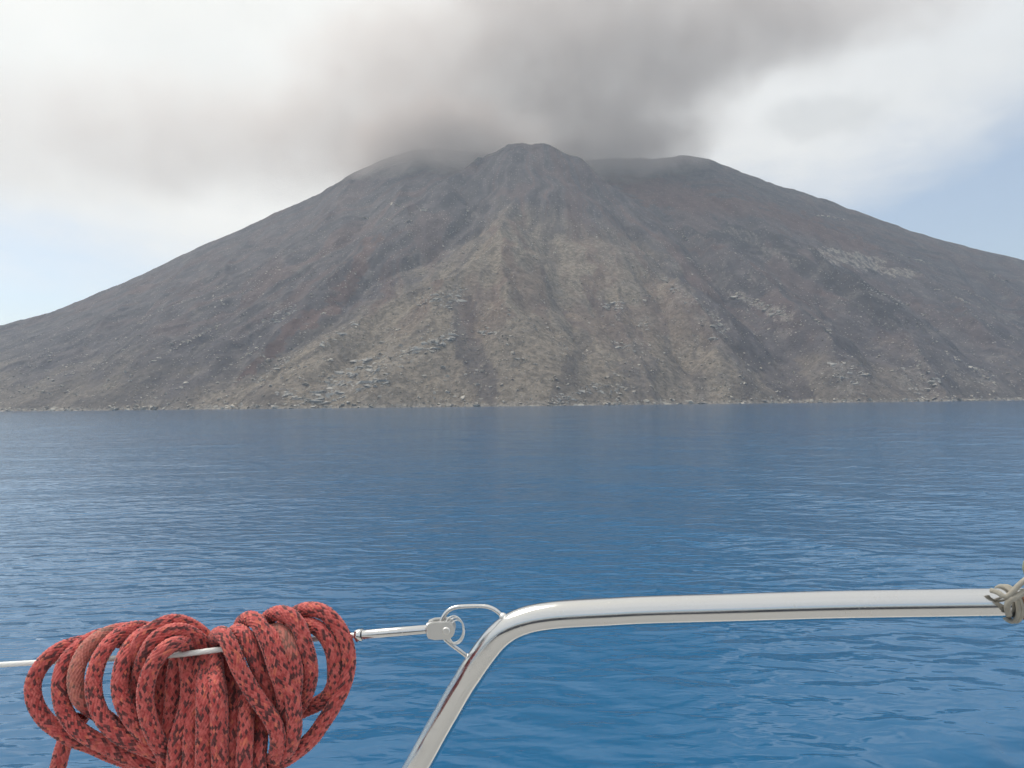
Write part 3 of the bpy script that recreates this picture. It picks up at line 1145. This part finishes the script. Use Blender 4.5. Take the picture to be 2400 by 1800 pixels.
def cheek(off, th_):
    o0 = C3(905, 368, BD) + side * off
    prof = []
    for k in range(15):
        a = -math.pi / 2 + math.pi * k / 14
        prof.append((.0075 + .0074 * math.cos(a), .0082 * math.sin(a)))
    prof += [(-.004, .0082), (-.0095, .0066), (-.0108, .004), (-.0108, -.004), (-.0095, -.0066), (-.004, -.0082)]
    bm = bmesh.new()
    lo = [bm.verts.new(o0 + ax * a + upv * c) for a, c in prof]
    hi = [bm.verts.new(o0 + ax * a + upv * c + side * th_) for a, c in prof]
    n = len(prof)
    bm.faces.new(lo)
    bm.faces.new(hi[::-1])
    for i in range(n):
        bm.faces.new((lo[i], lo[(i + 1) % n], hi[(i + 1) % n], hi[i]))
    bmesh.ops.recalc_face_normals(bm, faces=bm.faces)
    bmesh.ops.bevel(bm, geom=[e for e in bm.edges if len(e.link_faces) == 2 and e.calc_face_angle() > 1.0], offset=.0007, segments=2, affect='EDGES')
    return bm


bm_obj('fork_cheek', cheek(-.0070, .0026), m_steel2, life, False)
bm_obj('fork_cheek', cheek(.0044, .0026), m_steel2, life, False)
cyl_between('fork_bridge', C3(790, 376, BD), C3(850, 371, BD), .0064, .0070, m_steel, life, 24, .0008)
pc = C3(978, 366, BD)
cyl_between('clevis_pin', pc - side * .0092, pc + side * .009, .0036, .0036, m_steel2, life, 22, .0008)
for k, (cx_, cy_, r_, tilt) in enumerate([(1055, 385, .0115, .35), (1068, 400, .0108, .55), (1040, 375, .0122, .2)]):
    c0 = C3(cx_, cy_, BD - .001 * k)
    e1_ = ax * math.cos(tilt) + side * math.sin(tilt)
    ring = [c0 + r_ * (.72 * e1_ * math.cos(a) + upv * math.sin(a)) for a in np.linspace(0, 2 * math.pi, 26)]
    tube('split_ring', ring, .0007, m_steel2, life, 8, .002)

# ------------------------------------------------------------------ red rope coil
PIT, NC = .0052, 14


def cell(s, th):
    a = s / PIT + th * NC / (2 * np.pi)
    b_ = s / PIT - th * NC / (2 * np.pi)
    return a, b_


def rope_disp(s, th):
    a, b_ = cell(s, th)
    fa, fb = a - np.floor(a), b_ - np.floor(b_)
    odd = (np.floor(a) + np.floor(b_)) % 2
    x = np.where(odd > .5, fa, fb)
    y = np.where(odd > .5, fb, fa)
    hgt = np.sqrt(np.clip(np.sin(np.pi * x), 0, 1)) * (.55 + .45 * np.sqrt(np.clip(np.sin(np.pi * y), 0, 1)))
    return .0024 * (hgt - .8)


m_rope, t, b = material('red_braided_rope', rough=.85)
b.inputs['Specular IOR Level'].default_value = .25
b.inputs['Sheen Weight'].default_value = .25
b.inputs['Sheen Roughness'].default_value = .5
at = t.new('ShaderNodeAttribute', attribute_name='braid')
sx = t.new('ShaderNodeSeparateXYZ')
t.l.new(at.outputs['Vector'], sx.inputs[0])
sa, sb, sf = sx.outputs
A_ = t.math('ADD', sa, sb)
B_ = t.math('SUBTRACT', sa, sb)
cxy = t.new('ShaderNodeCombineXYZ')
t.l.new(t.math('FLOOR', A_), cxy.inputs[0])
t.l.new(t.math('FLOOR', B_), cxy.inputs[1])
wn = t.new('ShaderNodeTexWhiteNoise', noise_dimensions='3D')
t.l.new(cxy.outputs[0], wn.inputs['Vector'])
rv = wn.outputs['Value']
wc = t.new('ShaderNodeSeparateColor')
t.l.new(wn.outputs['Color'], wc.inputs[0])
oc = t.new('ShaderNodeTexCoord').outputs['Object']
base = t.mix(wc.outputs[0], col(.50, .078, .074), col(.78, .205, .18))
base = t.mix(t.ramp(wc.outputs[1], .85, .99, 0, .7), base, col(.78, .22, .13))
clus = t.noise(oc, 70, 2, .5)
base = t.mix(t.ramp(t.noise(oc, 230, 2, .6), .50, .66, 0, .5), base, col(.28, .038, .038))
dark = t.ramp(t.math('ADD', rv, t.math('MULTIPLY', t.math('SUBTRACT', clus, .5), .7)), .68, .78, 0, .86)
base = t.mix(dark, base, col(.045, .024, .030))
fade = t.mix(t.noise(oc, 160, 3, .6), col(.44, .22, .16), col(.60, .36, .28))
base = t.mix(sf, base, fade)
wear = t.noise(oc, 420, 3, .6)
base = t.mix(t.ramp(wear, .55, .8, 0, .35), base, col(.62, .30, .26))
t.l.new(base, b.inputs['Base Color'])
fib = t.noise(t.mapping(oc, scale=(1, 1, 1)), 1500, 2, .6)
bump(t, b, fib, .35, .0006)

coil = empty('rope_coil', tuple(C1(1900, 900, .66)))
tag(coil, 'coiled red and black flecked rope hung on the guard wire', 'rope')
RR = .0068
rope_tris = 0


def strand(name, conv, pts, fade_span=None, off=0.0, r=RR, label=None):
    global rope_tris
    w_ = [conv(x, y, d) for x, y, d in pts]
    path, s = spline(w_, .00105)
    s = s + off
    V, q, (th, m) = sweep(path, r, 56, rope_disp, s, seam=True)
    o = mesh_np(name, V, q, m_rope, coil)
    S = np.repeat(s / PIT, m)
    Tn = np.tile(th * NC / (2 * np.pi), len(s))
    fr = np.linspace(0, 1, len(s))
    fd = np.zeros(len(s))
    if fade_span:
        a0, a1 = fade_span
        fd = .42 * sstep(fr, a0 - .06, a0 + .04) * (1 - sstep(fr, a1 - .04, a1 + .06))
    attr(o, 'braid', np.stack([S + off * 57, Tn, np.repeat(fd, m)], -1), 'FLOAT_VECTOR')
    rope_tris += 2 * len(q)
    if label:
        o['label'] = label
    return o


B0 = .705   # behind the wire
# left loops, outermost first
LEFT = [
    [(1500, 700, .725), (1250, 520, .73), (1000, 470, .715), (760, 500, .70), (560, 560, .69), (410, 680, .684), (320, 830, .68), (305, 960, .678), (340, 1090, .676), (430, 1220, .674), (560, 1320, .672), (680, 1390, .674), (850, 1450, .682), (1050, 1540, .69), (1300, 1620, .694), (1600, 1650, .694)],
    [(1550, 600, .73), (1200, 430, .725), (950, 430, .712), (760, 520, .694), (620, 660, .682), (562, 820, .674), (558, 960, .67), (590, 1110, .666), (680, 1260, .662), (820, 1370, .66), (1000, 1460, .66), (1200, 1560, .662), (1450, 1620, .668), (1700, 1650, .68)],
    [(1560, 560, .74), (1300, 400, .728), (1080, 390, .712), (880, 480, .692), (760, 620, .68), (705, 780, .672), (705, 910, .669), (745, 1020, .668), (830, 1100, .672), (980, 1200, .68), (1150, 1330, .69), (1400, 1480, .70)],
    [(1620, 560, .735), (1400, 390, .728), (1220, 370, .71), (1060, 460, .688), (940, 610, .672), (880, 780, .663), (866, 920, .658), (890, 1060, .654), (960, 1210, .650), (1080, 1340, .648), (1240, 1430, .65), (1420, 1500, .655), (1620, 1600, .672)],
    [(1700, 600, .735), (1560, 420, .725), (1400, 390, .706), (1260, 470, .684), (1160, 620, .668), (1115, 790, .66), (1108, 940, .656), (1150, 1090, .652), (1240, 1240, .65), (1360, 1370, .652), (1500, 1500, .664)],
    [(2050, 700, .725), (1980, 560, .71), (1880, 430, .70), (1740, 335, .692), (1600, 305, .684), (1460, 350, .676), (1340, 440, .672), (1260, 580, .672), (1220, 760, .678), (1230, 960, .686), (1290, 1150, .692), (1400, 1400, .70)],
    [(2040, 760, .715), (1960, 600, .70), (1850, 480, .688), (1720, 400, .678), (1580, 395, .670), (1450, 460, .665), (1370, 570, .664), (1310, 720, .668), (1280, 900, .674), (1300, 1100, .678)],
    [(1890, 700, .712), (1850, 590, .705), (1780, 530, .690), (1670, 505, .668), (1550, 545, .654), (1450, 650, .649), (1380, 790, .646), (1345, 950, .644), (1350, 1100, .643), (1390, 1260, .643), (1450, 1400, .646), (1540, 1560, .655)],
]
for k, pts in enumerate(LEFT):
    if k == 2:
        strand('rope_loop', C1, pts, (.28, .62), .11 * k, label='sun bleached brown patch on this rope loop')
    else:
        strand('rope_loop', C1, pts, None, .11 * k)
# tail hanging from the left loops
strand('rope_tail', C1, [(760, 1180, .695), (690, 1280, .692), (620, 1380, .69), (575, 1500, .688), (540, 1640, .688), (500, 1800, .69)], None, 1.3)
# centre wraps, hanging straight down
CENT = [
    [(1600, 560, .70), (1560, 640, .70), (1520, 800, .694), (1500, 1000, .69), (1510, 1250, .684), (1500, 1450, .676), (1480, 1850, .67)],
    [(1650, 620, .69), (1620, 760, .684), (1600, 950, .678), (1590, 1150, .672), (1560, 1350, .662), (1530, 1550, .656), (1520, 1850, .652)],
    [(1700, 560, .696), (1730, 700, .682), (1745, 880, .672), (1735, 1060, .662), (1690, 1230, .653), (1640, 1400, .648), (1620, 1600, .646), (1610, 1850, .645)],
    [(1800, 560, .698), (1830, 720, .684), (1835, 900, .672), (1800, 1100, .660), (1770, 1300, .650), (1765, 1500, .646), (1760, 1850, .645)],
    [(1890, 560, .699), (1900, 640, .690), (1905, 760, .676), (1890, 900, .657), (1890, 1060, .646), (1890, 1300, .642), (1885, 1560, .641), (1880, 1850, .641)],
    [(1990, 560, .699), (1990, 640, .688), (1995, 760, .671), (2005, 900, .654), (2015, 1100, .645), (2025, 1350, .641), (2035, 1600, .640), (2040, 1850, .64)],
]
for k, pts in enumerate(CENT):
    strand('rope_wrap', C1, pts, None, 2.0 + .13 * k)
CENT2 = [
    [(330, 640, .70), (350, 760, .694), (380, 900, .684), (395, 1060, .672), (390, 1250, .66), (378, 1450, .652), (370, 1850, .65)],
    [(450, 760, .69), (470, 900, .682), (500, 1040, .668), (500, 1200, .655), (492, 1400, .646), (482, 1600, .642), (480, 1850, .641)],
    [(560, 900, .70), (600, 1050, .688), (635, 1200, .674), (630, 1380, .662), (618, 1550, .655), (610, 1850, .652)],
    [(240, 560, .699), (215, 640, .688), (225, 780, .672), (245, 930, .658), (258, 1120, .648), (262, 1350, .644), (262, 1850, .642)],
]
for k, pts in enumerate(CENT2):
    strand('rope_wrap', C2, pts, None, 3.1 + .13 * k)
# right loops
RIGHT = [
    # outermost
    [(600, 700, .74), (780, 420, .735), (900, 270, .722), (1010, 205, .708), (1120, 190, .70), (1230, 225, .694), (1330, 320, .69), (1405, 450, .688), (1445, 600, .687), (1440, 760, .686), (1390, 930, .684), (1310, 1090, .682), (1220, 1230, .68), (1120, 1370, .676), (1000, 1480, .672), (850, 1580, .668), (680, 1660, .668), (500, 1700, .68)],
    [(700, 620, .735), (850, 420, .728), (970, 330, .712), (1070, 330, .698), (1170, 370, .690), (1250, 460, .686), (1305, 590, .684), (1322, 740, .684), (1315, 880, .685), (1260, 990, .69), (1170, 1060, .694), (1060, 1110, .698), (900, 1180, .705)],
    [(560, 600, .735), (620, 420, .724), (680, 300, .706), (750, 240, .692), (840, 225, .682), (930, 270, .676), (1000, 370, .672), (1045, 510, .67), (1085, 660, .672), (1095, 800, .675), (1070, 930, .68), (1020, 1050, .688), (940, 1150, .695)],
    [(660, 600, .735), (680, 470, .718), (720, 400, .70), (790, 385, .684), (860, 440, .673), (910, 550, .667), (945, 690, .664), (955, 830, .663), (940, 980, .666), (900, 1130, .676)],
    [(560, 640, .735), (600, 480, .715), (660, 400, .695), (730, 420, .676), (780, 530, .666), (830, 680, .661), (880, 850, .659), (930, 1020, .658), (945, 1180, .657), (940, 1340, .657), (890, 1480, .66), (780, 1600, .67)],
    [(440, 600, .735), (430, 430, .718), (470, 310, .697), (550, 275, .682), (620, 330, .672), (680, 450, .664), (730, 580, .660), (780, 740, .658), (840, 920, .660), (860, 1100, .664), (860, 1300, .668)],
    [(340, 640, .73), (350, 500, .712), (390, 410, .692), (450, 400, .676), (520, 480, .667), (570, 620, .664), (630, 760, .666), (700, 920, .668), (760, 1100, .672), (800, 1300, .676)],
    [(220, 640, .725), (205, 520, .708), (225, 440, .690), (285, 420, .672), (340, 500, .660), (390, 620, .655), (450, 760, .652), (530, 900, .650), (620, 1040, .649), (720, 1180, .649), (785, 1320, .650), (795, 1450, .653), (760, 1580, .660)],
]
for k, pts in enumerate(RIGHT):
    if k == 3:
        strand('rope_loop', C2, pts, (.22, .62), 4.0 + .17 * k, label='pale worn beige rope loop')
    else:
        strand('rope_loop', C2, pts, None, 4.0 + .17 * k)
print('rope tris', rope_tris)

# ------------------------------------------------------------------ lashing on the right end of the rail
m_cord, t, b = material('dirty_white_cord', rough=.9)
oc = t.new('ShaderNodeTexCoord').outputs['Object']
t.l.new(t.mix(t.noise(oc, 120, 4, .6), col(.22, .20, .17), col(.44, .42, .365)), b.inputs['Base Color'])
bump(t, b, t.noise(oc, 700, 3, .6), .5, .001)


def C4(x, y, d):
    return P(2100 + x / 7.37, 1290 + y / 7.37, d)


lash = empty('cord_lashing', tuple(C4(1930, 900, .65)))
tag(lash, 'off white cord lashed round the right end of the rail', 'cord')
tdir = tail_dir


def turn(x, n0, lean):
    """one turn of cord round the tube"""
    c = C4(x, 920, .664)
    e = fw - tdir * (fw @ tdir)
    e /= np.linalg.norm(e)
    f = np.cross(tdir, e)
    pts = []
    for a in np.linspace(0, 2 * math.pi, 30):
        pts.append(c + (RAD + .0026) * (math.cos(a) * e + math.sin(a) * f) + tdir * lean * (a / 6.283 - .5))
    return pts


for x, ln in ((1915, .005), (1975, .005)):
    tube('cord_turn', turn(x, 0, ln), .0019, m_cord, lash, 12, .003)
tube('cord_strand', [C4(1640, 690, .654), C4(1760, 725, .649), C4(1890, 810, .645), C4(2000, 730, .644), C4(2100, 620, .645), C4(2230, 510, .65), C4(2420, 380, .66)], .0023, m_cord, lash, 12, .003)
tube('cord_strand', [C4(1950, 1120, .65), C4(1920, 1000, .647), C4(1950, 880, .643), C4(2080, 800, .643), C4(2230, 720, .646), C4(2420, 660, .65)], .0026, m_cord, lash, 12, .003)
# brown band painting a reddish reflection on the tube just right of the cord
m_brown_refl, t, b = material('brown_reflection', (.30, .14, .09), .55)
ca, cb_ = C4(2035, 920, .664), C4(2420, 915, .664)
cyl_between('reflection_band', ca, cb_, RAD + .0009, RAD + .0009, m_brown_refl, rail, 32)
# grey-green bag hanging beside the frame edge
m_bag, t, b = material('grey_green_canvas', (.22, .24, .17), .9)
bm = bmesh.new()
bmesh.ops.create_uvsphere(bm, u_segments=28, v_segments=18, radius=1, matrix=Matrix.Identity(4))
for v in bm.verts:
    n_ = 1 + .06 * math.sin(5 * v.co.x + 3 * v.co.z) + .04 * math.sin(9 * v.co.y)
    v.co = Vector((v.co.x * .05 * n_, v.co.y * .04 * n_, v.co.z * .030 * n_))
bp = C4(3330, 330, .67)
bmesh.ops.translate(bm, verts=bm.verts, vec=Vector(bp))
bag = bm_obj('canvas_bag', bm, m_bag)
tag(bag, 'grey green canvas bundle tied at the far right rail end', 'bag')
